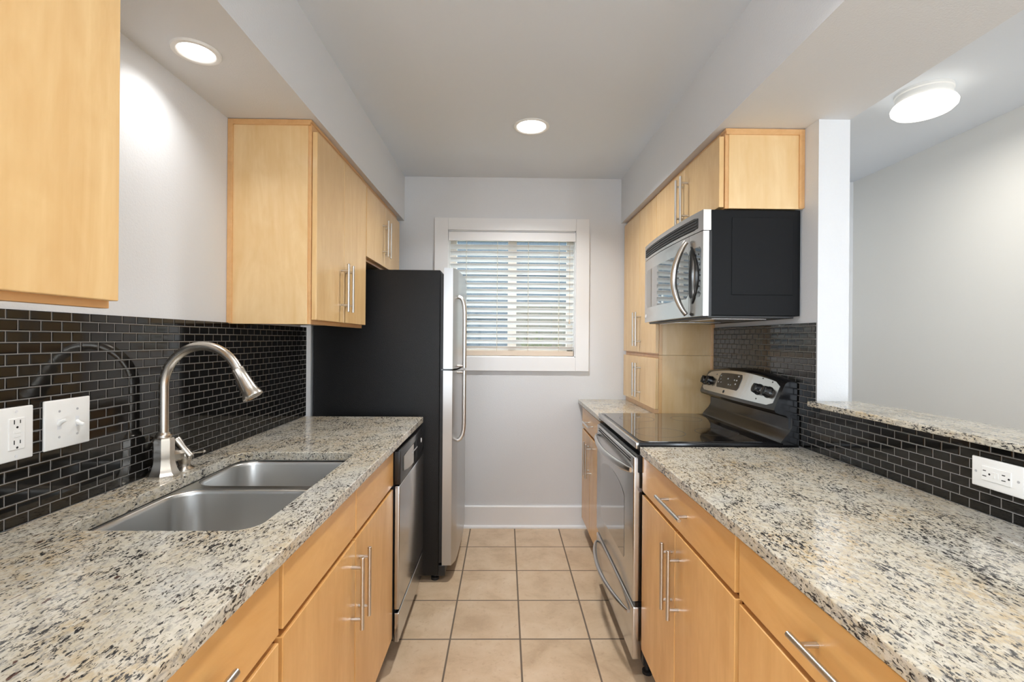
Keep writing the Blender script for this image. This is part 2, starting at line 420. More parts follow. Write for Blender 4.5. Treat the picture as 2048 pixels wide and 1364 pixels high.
# ---- wall cabinets, left
XD = -.717
def left_upper(label, y0, y1, z0, zd0, zd1, splits, near_panel, handles, grp=None):
    t = thing('wall_cabinet', label, 'cabinet', (XL, (y0 + y1) / 2, z0))
    xb = XD - .0205
    # carcass with a recessed underside
    b = MB(); b.box(XL + .001, xb - .018, y0 + .001, y1, z0 + .012, ZS - .002)
    b.build('carcass', M_PANEL, t)
    b = MB()
    b.box(xb - .018, xb, y0, y1, z0, z0 + .032, .001).box(xb - .018, xb, y0, y1, ZS - .045, ZS - .002, .001)
    b.box(xb - .018, xb, y0, y0 + .03, z0 + .032, ZS - .045, .001).box(xb - .018, xb, y1 - .03, y1, z0 + .032, ZS - .045, .001)
    b.build('face_frame', M_FRAMEY, t)
    if near_panel:
        b = MB(); b.box(XL + .001, xb - .012, y0 - .004, y0 + .012, z0, ZS - .002, .001); b.build('side_panel', M_PANEL, t)
        b = MB(); b.box(XL + .001, XL + .020, y0 - .010, y0 - .003, z0 + .002, ZS - .002, .0012)
        b.box(XL + .020, xb - .002, y0 - .010, y0 - .003, ZS - .022, ZS - .002, .0012)
        b.box(xb - .002, xb + .003, y0 - .010, y1, ZS - .014, ZS - .002, .0012)
        b.build('scribe_moulding', M_FRAMEY, t)
    ys = [y0 + .002] + splits + [y1 - .002]
    for i, (a, c) in enumerate(zip(ys, ys[1:])):
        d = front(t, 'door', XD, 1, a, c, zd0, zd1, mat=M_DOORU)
        if handles and i < len(handles): bar_handle(d, XD, 1, handles[i][0], handles[i][1], 'Z')
    return t
left_upper('light maple wall cabinet at the near left, cut by the frame, without visible handle', .27, .889, 1.372, 1.384, 2.104, [], False, [(.33, 1.54)])
left_upper('tall two door maple wall cabinet hanging between the sink and the black refrigerator', 1.797, 2.436, 1.372, 1.387, 2.104, [2.105], True, [(2.070, 1.54), (2.133, 1.54)])
left_upper('short two door maple wall cabinet above the refrigerator', 2.440, 3.195, 1.727, 1.742, 2.104, [2.807], False, [(2.762, 1.902), (2.826, 1.902)])

# ---- wall cabinet above the microwave
t = thing('wall_cabinet', 'short two door maple wall cabinet resting above the microwave', 'cabinet', (XR, 2.2, 1.835)); XE = .829
MB().box(.868, XR - .001, 1.821, 2.585, 1.846, ZS - .002).build('carcass', M_PANEL, t)
MB().box(.850, .868, 1.819, 2.585, 1.835, ZS - .002, .001).build('face_frame', M_FRAMEY, t)
MB().box(.863, XR - .003, 1.815, 1.823, 1.835, ZS - .002, .001).build('side_panel', M_PANEL, t)
b = MB(); b.box(1.136, XR - .001, 1.809, 1.816, 1.837, ZS - .002, .0012).box(.850, 1.136, 1.809, 1.816, ZS - .024, ZS - .002, .0012).box(.847, .850, 1.809, 2.585, ZS - .014, ZS - .002, .0012)
b.build('scribe_moulding', M_FRAMEY, t)
for (a, c, hy) in ((1.822, 2.183, 2.145), (2.183, 2.583, 2.203)):
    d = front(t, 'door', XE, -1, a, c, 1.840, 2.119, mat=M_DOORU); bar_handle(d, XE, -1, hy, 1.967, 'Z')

# ---- hutch on the short counter (upper cabinet and counter cabinet)
XP = .831; ZT2 = .903
t = thing('wall_cabinet', 'tall narrow two door maple cabinet in the far right corner, under the soffit', 'cabinet', (XR, 2.95, 1.24))
MB().box(.870, XR - .001, 2.597, 3.300, 1.2395, ZS - .002).build('carcass', M_PANEL, t)
b = MB().box(.851, .869, 2.589, 3.300, 1.2395, 1.262, .001).box(.851, .869, 2.589, 2.612, 1.262, ZS - .04, .001).box(.851, .869, 3.28, 3.300, 1.262, ZS - .04, .001).box(.851, .869, 2.589, 3.300, ZS - .04, ZS - .002, .001)
b.build('face_frame', M_FRAME, t)
b = MB().box(.869, XR - .020, 2.589, 2.597, 1.2395, ZS - .002, .0006); b.build('side_panel', M_PANEL, t)
MB().box(XR - .020, XR - .001, 2.584, 2.597, 1.2395, ZS - .002, .0012).build('scribe_moulding', M_FRAMEY, t)
for (a, c, hy) in ((2.589, 2.910, 2.879), (2.910, 3.290, 2.942)):
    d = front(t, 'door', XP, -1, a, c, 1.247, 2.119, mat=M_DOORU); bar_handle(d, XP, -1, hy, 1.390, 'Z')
t = thing('counter_cabinet', 'low two door maple cabinet standing on the short granite counter in the corner', 'cabinet', (XR, 2.95, ZT2))
MB().box(.870, XR - .001, 2.597, 3.300, ZT2, 1.2385).build('carcass', M_PANEL, t)
b = MB().box(.851, .869, 2.589, 3.300, ZT2, ZT2 + .034, .001).box(.851, .869, 2.589, 2.612, ZT2 + .034, 1.215, .001).box(.851, .869, 3.28, 3.300, ZT2 + .034, 1.215, .001).box(.851, .869, 2.589, 3.300, 1.215, 1.2385, .001)
b.build('face_frame', M_FRAME, t)
MB().box(.869, XR - .020, 2.589, 2.597, ZT2, 1.2385, .0006).build('side_panel', M_PANEL, t)
MB().box(XR - .020, XR - .001, 2.584, 2.597, ZT2, 1.2385, .0012).build('scribe_moulding', M_FRAMEY, t)
for (a, c, hy) in ((2.589, 2.910, 2.879), (2.910, 3.290, 2.942)):
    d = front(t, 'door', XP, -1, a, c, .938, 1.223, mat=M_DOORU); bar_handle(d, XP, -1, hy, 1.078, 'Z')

# ---- base cabinets
def base_cab(label, face, out, xback, y0, y1, drawers, doors, zd=(.735, .878), zdoor=(.125, .722), ztop=.882, dh=True, open_top=False):
    t = thing('base_cabinet', label, 'cabinet', ((face + xback) / 2, (y0 + y1) / 2, 0))
    xi = face - out * .027
    b = MB()
    b.box(min(xi, xi - out * .018), max(xi, xi - out * .018), y0, y1, zdoor[0] - .005, ztop, .001)
    b.build('face_frame', M_FRAMEY, t)
    b = MB(); xk = xi - out * .019
    if open_top:
        b.box(min(xk, xback), max(xk, xback), y0, y0 + .016, .1, ztop).box(min(xk, xback), max(xk, xback), y1 - .016, y1, .1, ztop)
        b.box(min(xk, xback), max(xk, xback), y0 + .016, y1 - .016, .1, .118)
    else:
        b.box(min(xk, xback), max(xk, xback), y0, y1, .1, ztop)
    b.build('carcass', M_PANEL, t)
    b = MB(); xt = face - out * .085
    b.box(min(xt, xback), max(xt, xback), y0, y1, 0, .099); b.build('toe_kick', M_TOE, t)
    for (a, c, hy) in drawers:
        d = front(t, 'drawer', face, out, a, c, zd[0], zd[1], mat=M_DOORH)
        if hy is not None: bar_handle(d, face, out, hy, (zd[0] + zd[1]) / 2, 'Y')
    for (a, c, hy) in doors:
        d = front(t, 'door', face, out, a, c, zdoor[0], zdoor[1])
        if hy is not None: bar_handle(d, face, out, hy, .580, 'Z')
    return t
XLF = -.440; XRF = .530
base_cab('wide maple sink cabinet with two blank top panels and two tall bar handles', XLF, 1, -1.04, .945, 1.885,
         [(1.413, 1.883, None), (.949, 1.409, None)], [(1.413, 1.883, 1.444), (.949, 1.409, 1.374)], open_top=True)
base_cab('maple cabinet at the near left below the counter, one drawer with a bar handle', XLF, 1, -1.04, .325, .941,
         [(.328, .935, .625)], [(.328, .632, None), (.634, .935, None)])
base_cab('maple cabinet right of the range, one drawer over two doors with bar handles', XRF, -1, 1.148, 1.064, 1.803,
         [(1.070, 1.800, 1.435)], [(1.070, 1.447, 1.418), (1.450, 1.800, 1.476)], zd=(.742, .876), zdoor=(.135, .731))
base_cab('maple cabinet at the near right with a wide drawer cut by the frame', XRF, -1, 1.148, .31, 1.060,
         [(.36, 1.054, .712)], [(.36, .705, None), (.708, 1.054, None)], zd=(.742, .876), zdoor=(.135, .731))
base_cab('narrow maple cabinet between the range and the window wall', XRF, -1, 1.150, 2.57, 3.205,
         [(2.575, 3.200, 2.885)], [(2.575, 2.905, 2.868), (2.908, 3.200, 2.940)], zd=(.735, .866), zdoor=(.115, .722), ztop=.873)

# ------------------------------------------------------------------ counters
def slab_with_hole(x0, x1, y0, y1, z0, z1, hole):
    b = MB(); bm = b.bm
    outer = [(x0, y0), (x1, y0), (x1, y1), (x0, y1)]
    def loop(pts, z):
        vs = [bm.verts.new((x, y, z)) for x, y in pts]
        es = [bm.edges.new((vs[i], vs[(i + 1) % len(vs)])) for i in range(len(vs))]
        return vs, es
    allv = {}
    for z in (z0, z1):
        vo, eo = loop(outer, z); vh, eh = loop(hole, z)
        bmesh.ops.triangle_fill(bm, edges=eo + eh, use_beauty=True)
        allv[z] = (vo, vh)
    for k in (0, 1):
        a, c = allv[z0][k], allv[z1][k]
        for i in range(len(a)):
            j = (i + 1) % len(a); bm.faces.new((a[i], a[j], c[j], c[i]))
    return b
SINK = (-.935, -.527, 1.003, 1.692)
hole = rrect(*SINK, .055, 8)
o = slab_with_hole(-1.0405, -.424, .30, 2.468, ZT - .030, ZT, hole).build('countertop', M_GRAN)
bv = o.modifiers.new('edge', 'BEVEL'); bv.width = .003; bv.segments = 3; bv.limit_method = 'ANGLE'; bv.angle_limit = math.radians(60)
tag(o, 'long speckled granite countertop with the sink cut into it', 'countertop')
o = MB().box(.519, 1.1495, .29, 1.797, ZT - .030, ZT, .003, 3).build('countertop', M_GRANR)
tag(o, 'wide speckled granite countertop between the range and the near right', 'countertop')
o = MB().box(.519, 1.1575, 2.572, 3.314, ZT2 - .028, ZT2, .003, 3).build('countertop', M_GRANR)
tag(o, 'short granite countertop in the far corner under the hutch', 'countertop')
o = MB()
o.prism([(1.118, .2), (1.310, .2), (1.310, 1.728), (1.118, 1.728)], 1.081, 1.101, 'Z', .004)
o = o.build('bar_ledge', M_GRANR); tag(o, 'raised narrow granite ledge on top of the half wall', 'counter ledge')

# ------------------------------------------------------------------ sink
sk = thing('kitchen_sink', 'double bowl stainless steel sink set under the granite', 'sink', (-.73, 1.35, .70))
def bowl(x0, x1, y0, y1, ztop, depth, r):
    b = MB(); rings = []
    prof = [(.000, 0), (.0025, -.004), (.004, -.012), (.008, -depth + .04), (.016, -depth + .016), (.034, -depth + .004), (.075, -depth)]
    for ins, dz in prof:
        rr = max(r - ins * .4, .02)
        rings.append(b.ring([(x, y, ztop + dz) for x, y in rrect(x0 + ins, x1 - ins, y0 + ins, y1 - ins, rr, 9)]))
    b.skin(rings, cap=False); b.bm.faces.new(rings[-1])
    return b
ZR = ZT - .031
bw = [(-.932, -.517, 1.000, 1.377, .19), (-.932, -.517, 1.405, 1.700, .17)]
for (x0, x1, y0, y1, dp) in bw:
    o = bowl(x0, x1, y0, y1, ZR - .003, dp, .075).build('bowl', M_SINK, sk, 50)
    so = o.modifiers.new('sheet', 'SOLIDIFY'); so.thickness = .0012; so.offset = -1
    cx, cy = (x0 + x1) / 2 - .05, (y0 + y1) / 2; zb = ZR - .003 - dp
    b = MB().lathe([(.045, .0005), (.045, .003), (.038, .004), (.034, -.001), (.012, -.002)], (cx, cy, zb + .001), 24)
    b.build('drain', M_STEEL, sk, 40)
# flange around the bowls and the divider
b = MB(); bm = b.bm
zf = ZR - .0005
def loop(pts):
    vs = [bm.verts.new((x, y, zf)) for x, y in pts]
    return [bm.edges.new((vs[i], vs[(i + 1) % len(vs)])) for i in range(len(vs))]
es = loop(rrect(-.965, -.491, .97, 1.735, .05, 5))
for (x0, x1, y0, y1, dp) in bw: es += loop(rrect(x0 - .001, x1 + .001, y0 - .001, y1 + .001, .075, 9))
bmesh.ops.triangle_fill(bm, edges=es, use_beauty=True)
o = b.build('flange', M_SINK, sk)
so = o.modifiers.new('sheet', 'SOLIDIFY'); so.thickness = .0025; so.offset = -1

# ------------------------------------------------------------------ faucet
FX, FY = -.998, 1.397
fa = thing('faucet', 'brushed nickel gooseneck faucet with octagonal base behind the sink', 'faucet', (FX, FY, ZT))
b = MB(); k = 1.08
b.lathe([(.039 * k, 0), (.039 * k, .006), (.036 * k, .010), (.031 * k, .022), (.0265 * k, .04), (.0255 * k, .055), (.0255 * k, .105), (.023 * k, .112)], (FX, FY, ZT), 8)
b.lathe([(.0205, .112), (.0215, .114), (.0215, .120), (.019, .122), (.0165, .128)], (FX, FY, ZT), 24)
b.build('body', M_NICKEL, fa, 25)
path = [(FX, FY, ZT + .12), (FX, FY, ZT + .22)]
cxx, R_ = FX + .118, .118; zc_ = 1.176
for i in range(25):
    a = PI - (PI - math.radians(24)) * i / 24
    path.append((cxx + R_ * math.cos(a), FY - .02 * (1 - math.cos(PI - a)) / 2, zc_ + R_ * math.sin(a)))
b = MB().tube(path, .0132, 20); b.build('spout', M_NICKEL, fa, 40)
e = Vector(path[-1]); dr = (Vector(path[-1]) - Vector(path[-2])).normalized(); dr = (dr + Vector((.15, 0, -.12))).normalized()
b = MB().lathe([(.0145, -.006), (.0172, -.004), (.0172, .004), (.0165, .006), (.0185, .030), (.0215, .060), (.0245, .075), (.0285, .083), (.0285, .087), (.0245, .089), (.022, .086)], e, 24, dr)
b.build('spray_head', M_NICKEL, fa, 35)
sd = dr.cross(Vector((0, 1, 0))).normalized(); sd = sd if sd.x < 0 else -sd
c0 = e + dr * .042 + sd * .0205
b = MB().tube([c0 - dr * .020, c0 - dr * .018, c0 + dr * .018, c0 + dr * .020], [.004, .0058, .0058, .004], 10)
b.build('spray_button', M_BLK, fa, 40)
VX, VY, VZ = -.987, 1.470, ZT + .044
b = MB()
b.lathe([(.0205, .012), (.0195, .030), (.0165, .046), (.0165, .064)], (FX, FY, ZT + .052), 8, (VX - FX, VY - FY, -.006))
b.build('arm', M_NICKEL, fa, 25)
b = MB()
b.lathe([(.0275, 0), (.0275, .003), (.022, .007), (.0165, .011), (.0160, .020), (.0185, .026), (.0215, .034), (.0225, .043), (.0210, .052), (.0165, .060), (.009, .064)], (VX, VY, ZT), 24)
b.build('valve', M_NICKEL, fa, 40)
h0 = Vector((VX + .026, VY - .006, VZ - .006)); h1 = Vector((VX - .020, VY - .012, ZT + .095))
b = MB().tube([h0, h0 + (h1 - h0) * .06, h0 + (h1 - h0) * .55, h0 + (h1 - h0) * .88, h0 + (h1 - h0) * .97, h1], [.006, .0095, .0100, .0145, .0145, .010], 12)
lv = b.build('lever', M_NICKEL, fa, 35)
b = MB().tube([(VX + .016, VY, VZ + .004), (VX + .056, VY, VZ + .010), (VX + .0575, VY, VZ + .0103), (VX + .062, VY, VZ + .011), (VX + .065, VY, VZ + .0115)], [.0026, .0026, .0042, .0046, .002], 10)
b.build('pin', M_NICKEL, lv, 40)

# ------------------------------------------------------------------ wall plates
def plate(parent, x, out, y0, y1, z0, z1):
    b = MB(); b.box(min(x, x + out * .0065), max(x, x + out * .0065), y0, y1, z0, z1, .0028, 3)
    return b.build('faceplate', M_WHT, parent, 40)
def gfci(label, x, out, yc, zc, upright):
    t = thing('wall_outlet', label, 'outlet', (x, yc, zc - .03))
    hw, hh = (.0365, .057) if upright else (.0585, .0355)
    plate(t, x, out, yc - hw, yc + hw, zc - hh, zc + hh)
    def at(a, c): return (yc + a, zc + c) if upright else (yc + c, zc + a)
    def bx(b, x0, x1, a0, a1, c0, c1, bev=0):
        (p, q), (r_, s_) = at(a0, c0), at(a1, c1)
        b.box(min(x0, x1), max(x0, x1), min(p, r_), max(p, r_), min(q, s_), max(q, s_), bev)
    b = MB(); bx(b, x + out * .004, x + out * .0085, -.0168, .0168, -.0335, .0335, .0012)
    rec = b.build('receptacle', M_WHT, t)
    b = MB(); f = x + out * .0085
    for c in (-.0215, .0215):
        for a, h in ((-.0062, .0045), (.0062, .0036)):
            b = MB(); bx(b, f - out * .002, f + out * .0002, a - .0010, a + .0010, c + .004 - h, c + .004 + h); b.build('slot', M_DARK, rec)
        (p, q) = at(0, c - .0075)
        MB().lathe([(.0024, -.002), (.0024, .0002)], (f, p, q), 12, (out, 0, 0)).build('ground_hole', M_DARK, rec)
    for c in (-.004, .004):
        b = MB(); bx(b, f - out * .001, f + out * .0008, -.007, .007, c - .003, c + .003, .0004); b.build('test_button', M_WHT, rec)
    for c in (-.0475, .0475):
        (p, q) = at(0, c)
        MB().lathe([(.0032, -.001), (.0030, .0006)], (x + out * .0065, p, q), 12, (out, 0, 0)).build('screw', M_GREY if not upright else M_LITE, t)
    return t
XTL, XTR = XL + .0078, XR - .0078
gfci('upright white power outlet on the black tile left of the switch', XTL, 1, 1.0155, 1.112, True)
gfci('white power outlet lying sideways on the tile below the bar ledge', XTR, -1, 1.0785, 1.011, False)
t = thing('light_switch', 'white double toggle switch plate on the black tile', 'light switch', (XTL, 1.135, 1.085))
plate(t, XTL, 1, 1.0765, 1.1935, 1.058, 1.172)
for i, yy in enumerate((1.112, 1.158)):
    b = MB().box(XTL + .004, XTL + .0068, yy - .005, yy + .005, 1.103, 1.127); b.build('slot', M_LITE, t)
    dz = .010 if i == 0 else -.008
    b = MB().tube([(XTL + .005, yy, 1.115), (XTL + .012, yy, 1.115 + dz * .6), (XTL + .021, yy, 1.115 + dz), (XTL + .023, yy, 1.115 + dz)], [.0052, .0048, .0042, .003], 10)
    b.build('toggle', M_WHT, t, 40)
    for zz in (1.085, 1.145): MB().lathe([(.003, -.001), (.0028, .0006)], (XTL + .0065, yy, zz), 12, (1, 0, 0)).build('screw', M_GREY, t)

# ------------------------------------------------------------------ dishwasher
XW = -.416; y0, y1 = 1.889, 2.446
dw = thing('dishwasher', 'stainless dishwasher with black control panel between sink cabinet and refrigerator', 'dishwasher', (-.72, 2.165, 0))
MB().box(-1.03, XW - .024, y0 + .004, y1 - .004, .11, .876).build('tub_body', M_BLKSOFT, dw)
MB().box(XW - .022, XW, y0 + .001, y1 - .001, .236, .731, .004, 3).build('door', M_DWST, dw, 40)
b = MB().box(XW - .028, XW + .002, y0, y1, .735, .872, .004, 3)
pn = b.build('control_panel', M_BLK, dw, 40)
# swept pocket handle and button strip on the panel
b = MB(); n = 18; lo, hi = [], []
for i in range(n + 1):
    s = i / n; y = y0 + .05 + (y1 - y0 - .10) * s
    lo.append((y, .757 + .022 * (2 * s - 1) ** 2)); hi.append((y, .843 - .006 * (2 * s - 1) ** 2))
b.prism(lo + hi[::-1], XW + .0022, XW + .0042, 'X'); b.build('handle_pocket', M_GLASS, pn)
b = MB()
for i in range(6): b.box(XW + .004, XW + .005, 2.12 + i * .022, 2.132 + i * .022, .806, .812)
b.build('button', M_GREY, pn)
MB().lathe([(.011, 0), (.011, .001)], (XW + .0042, 2.345, .818), 20, (1, 0, 0)).build('badge', M_LITE, pn)
MB().box(XW - .020, XW - .001, y0 + .003, y1 - .003, .105, .222, .003).build('kick_plate', M_DWST, dw)
for yy in (y0 + .05, y1 - .05): MB().lathe([(.018, 0), (.018, .012), (.008, .014), (.008, .112)], (-.52, yy, 0), 12).build('foot', M_BLKSOFT, dw)

# ------------------------------------------------------------------ refrigerator
fr = thing('refrigerator', 'black sided top freezer refrigerator with stainless doors', 'refrigerator', (-.68, 2.92, 0))
Y0, Y1 = 2.563, 3.262
MB().box(-1.035, -.352, Y0, Y1, .035, 1.694, .006, 3).build('cabinet_body', M_BLKTEX, fr, 40)
MB().box(-.352, -.336, Y0 + .012, Y1 - .012, .10, 1.672).build('door_gasket', M_BLKSOFT, fr)
MB().box(-.36, -.318, Y0 + .006, Y1 - .006, .030, .088, .003).build('toe_grille', M_BLKSOFT, fr)
def fdoor(z0, z1):
    """door slab with a gently crowned front, rounded at the edges"""
    b = MB(); prof = []
    for i in range(13):
        s = i / 12; y = Y0 - .001 + (Y1 - Y0 + .002) * s
        bow = .010 * (1 - (2 * s - 1) ** 2)
        edge = .016 * max(0, 1 - min(s, 1 - s) / .045) ** 2
        prof.append((-.268 + bow - edge, y))
    poly = [(-.334, Y0 - .001)] + prof + [(-.334, Y1 + .001)]
    b.prism(poly, z0, z1, 'Z')
    return b
for (z0, z1, hz0, hz1, top) in ((1.158, 1.706, 1.165, 1.56, True), (.092, 1.148, .735, 1.142, False)):
    d = fdoor(z0, z1).build('door', M_STEELV, fr, 30, 'stainless freezer door' if top else 'stainless lower door')
    hx, hy = -.226, Y0 + .075
    pts = []
    if top:
        ang = [(-.262, 1.556), (-.245, 1.549), (-.234, 1.530), (-.228, 1.500), (hx, 1.465), (hx, 1.30), (hx, 1.162), (hx, 1.160)]
    else:
        ang = [(hx, 1.146), (hx, 1.144), (hx, 1.0), (hx, .85), (-.228, .815), (-.234, .785), (-.246, .764), (-.262, .756)]
    b = MB().tube([(x, hy, z) for x, z in ang], .0115, 14); 
    zz = 1.172 if top else 1.136
    b.tube([(-.266, hy, zz), (hx, hy, zz)], .008, 10)
    b.build('handle', M_BAR, d, 40)
b = MB().box(-.345, -.285, Y0 + .001, Y0 + .05, 1.149, 1.157); b.build('hinge', M_BLK, fr)
for yy in (Y0 + .04, Y1 - .04): MB().lathe([(.022, 0), (.022, .014), (.012, .018), (.012, .04)], (-.375, yy, 0), 14).build('foot', M_BLKSOFT, fr)
for yy in (Y0 + .04, Y1 - .04): MB().lathe([(.022, 0), (.022, .014), (.012, .018), (.012, .04)], (-.98, yy, 0), 14).build('foot', M_BLKSOFT, fr)

# ------------------------------------------------------------------ range
rg = thing('range', 'freestanding electric range with black glass cooktop and stainless front', 'stove', (.83, 2.18, 0))
RY0, RY1 = 1.815, 2.545
MB().box(.545, 1.140, RY0 + .004, RY1 - .004, .06, .892).build('oven_body', M_BLKSOFT, rg)
# cooktop: black frame with steel front trim and glass inlay
ck = MB().box(.522, 1.085, RY0, RY1, .893, .925, .004, 3).build('cooktop', M_BLK, rg, 40)
MB().box(.509, .523, RY0 + .001, RY1 - .001, .900, .925, .003, 3).build('front_trim', M_STEEL, ck, 40)
MB().prism(rrect(.533, 1.035, RY0 + .012, RY1 - .012, .03), .925, .9275, 'Z').build('glass_top', M_GLASS, ck)
for (cx, cy, rr) in ((.915, 2.02, .088), (.915, 2.36, .075), (.665, 2.01, .105), (.665, 2.36, .085)):
    for q in (rr,):
        b = MB(); ra = b.ring([(cx + q * math.cos(2 * PI * i / 48), cy + q * math.sin(2 * PI * i / 48), .9278) for i in range(48)])
        rb = b.ring([(cx + (q - .0015) * math.cos(2 * PI * i / 48), cy + (q - .0015) * math.sin(2 * PI * i / 48), .9278) for i in range(48)])
        b.skin([ra, rb], cap=False); b.build('burner_marking', pmat('burner_ring_grey', (.05, .05, .05), .3), ck)
# door, drawer
MB().box(.516, .545, RY0 + .003, RY1 - .003, .806, .876, .004, 3).build('vent_rail', M_BLKSOFT, rg)
dr_ = MB().box(.502, .540, RY0 + .004, RY1 - .004, .306, .868, .006, 3).build('oven_door', M_STEEL, rg, 40)
b = MB(); n = 14; arch = []
for i in range(n + 1):
    s = i / n; arch.append((1.955 + .47 * s, .672 + .05 * math.sin(PI * s) ** .6))
b.prism([(1.965, .415), (2.415, .415), (2.425, .425)] + arch[::-1] + [(1.955, .425)], .5005, .503, 'X'); b.build('oven_window', M_OVENGL, dr_)
b = MB()
for zz in (.842, .853): b.box(.5008, .503, RY0 + .05, RY1 - .05, zz - .0025, zz + .0025)
b.build('vent_slot', M_DARK, dr_)
def bowed(y0, y1, x_end, x_mid, z, dz, ry, rz, parent, mat):
    b = MB(); rings = []; n = 28
    for i in range(n + 1):
        s = i / n; bow = math.sin(PI * s) ** .75
        y = y0 + (y1 - y0) * s; x = x_end + (x_mid - x_end) * bow; zz = z + dz * bow
        k = .62 + .38 * min(1, min(s, 1 - s) / .12)
        rings.append(b.ring([(x + ry * math.cos(a) * k, y, zz + rz * math.sin(a) * k) for a in (2 * PI * j / 14 for j in range(14))]))
    b.skin(rings); return b.build('handle', mat, parent, 45)
bowed(RY0 + .022, RY1 - .022, .496, .456, .813, -.006, .010, .017, dr_, M_STEEL)
MB().box(.512, .54, RY0 + .006, RY1 - .006, .286, .305).build('gap_strip', M_BLK, rg)
dw_ = MB().box(.502, .540, RY0 + .004, RY1 - .004, .082, .286, .006, 3).build('storage_drawer', M_STEEL, rg, 40)
bowed(RY0 + .05, RY1 - .03, .497, .448, .245, 0, .010, .0115, dw_, M_STEEL)
for yy in (RY0 + .05, RY1 - .05):
    for xx in (.575, 1.08): MB().lathe([(.02, 0), (.02, .012), (.01, .016), (.01, .062)], (xx, yy, 0), 14).build('foot', M_BLKSOFT, rg)
# back guard
def bg_sec(y, prof): return [(x, y, z) for x, z in prof]
bg = MB(); rings = []; n = 24
for i in range(n + 1):
    s = i / n; y = RY0 + .015 + (RY1 - RY0 - .03) * s; rise = .030 * (1 - (2 * s - 1) ** 2); bow = .012 * (1 - (2 * s - 1) ** 2)
    zt = 1.158 + rise; xf = 1.062 - bow
    prof = [(xf, 1.040), (xf - .006, 1.050), (xf - .004, 1.062), (1.098 - bow * .4, zt - .006), (1.106, zt + .002), (1.120, zt + .006), (1.146, zt + .004), (1.146, .93), (1.112, .93), (1.112, 1.02), (1.100, 1.030)]
    rings.append(bg.ring(bg_sec(y, prof)))
bg.skin(rings); back = bg.build('backguard', M_BLK, rg, 35)
MB().prism([(1.075, .926), (1.080, .934), (1.090, .946), (1.108, .966), (1.118, .985), (1.118, 1.03), (1.146, 1.03), (1.146, .893), (1.075, .893)], RY0 + .002, RY1 - .002, 'Y').build('rear_riser', M_BLK, rg, 60)
def facept(s, t, lift=.0):
    """point on the slanted control face: s along the range (0 near), t up the face"""
    y = RY0 + .015 + (RY1 - RY0 - .03) * s; q = 1 - (2 * s - 1) ** 2
    rise = .030 * q; bow = .012 * q
    x0, z0 = 1.062 - bow - .004, 1.062; x1, z1 = 1.098 - bow * .4, 1.158 + rise - .006
    nx, nz = -(z1 - z0), (x1 - x0); L = math.hypot(nx, nz)
    return Vector((x0 + (x1 - x0) * t + nx / L * lift, y, z0 + (z1 - z0) * t + nz / L * lift))
def facepanel(s0, s1, t0, t1, lift, name, mat, parent, n=20, r=.12, sk0=0., sk1=0.):
    b = MB(); top, bot, topb, botb = [], [], [], []
    for i in range(n + 1):
        f = i / n; s = s0 + (s1 - s0) * f
        e = min(f, 1 - f) * (s1 - s0); rr = .018
        c = (1 - math.sqrt(max(0, 1 - (1 - min(e / rr, 1)) ** 2))) * .12
        sa, sb = s + sk0 * (1 - f), s + sk1 * f
        top.append(facept(s, t1 - c, lift)); bot.append(facept(s, t0 + c, lift)); topb.append(facept(s, t1 - c, 0)); botb.append(facept(s, t0 + c, 0))
    rings = [b.ring([t_, bo, bb, tb]) for t_, bo, bb, tb in zip(top, bot, botb, topb)]
    b.skin(rings); return b.build(name, mat, parent)
fp = facepanel(.03, .975, .02, .97, .0015, 'control_face', M_STEEL, back)
ds = facepanel(.425, .745, .26, .86, .003, 'display', M_BLK, back)
b = MB()
for (s, t, q) in ((.71, .72, .02), (.70, .58, .012), (.72, .45, .012), (.68, .45, .012), (.46, .76, .02), (.47, .6, .014), (.50, .6, .014), (.47, .46, .014), (.56, .40, .012), (.53, .40, .012), (.59, .62, .02)):
    p0, p1, p2, p3 = facept(s, t, .0034), facept(s + q, t, .0034), facept(s + q, t + .045, .0034), facept(s, t + .045, .0034)
    MB().quad(p0, p1, p2, p3).build('display_marking', M_LITE, ds)
nrm = (facept(.5, .5, 1) - facept(.5, .5, 0)).normalized()
for s in (.105, .205, .87, .955):
    c = facept(s, .50, .001)
    b = MB().lathe([(.0245, 0), (.0245, .004), (.0215, .008), (.0205, .020), (.0185, .024), (.010, .0245)], c, 24, nrm)
    a_ = nrm.cross(Vector((0, 1, 0))).normalized()
    for q in (0,):
        p = c + nrm * .024
        b.tube([p - a_ * .0185, p - a_ * .017, p + a_ * .017, p + a_ * .0185], [.003, .0055, .0055, .003], 10)
    b.build('knob', M_BLK, back, 35)
b = MB()
for (s, t) in ((.10, .88), (.20, .90), (.19, .13), (.80, .78), (.80, .25)):
    MB().quad(facept(s, t, .0022), facept(s + .008, t, .0022), facept(s + .008, t + .05, .0022), facept(s, t + .05, .0022)).build('dial_marking', M_BLKSOFT, back)
MB().lathe([(.0075, 0), (.0075, .001), (.005, .0014)], facept(.60, .13, .0015), 20, nrm).build('badge', M_BLKSOFT, back)

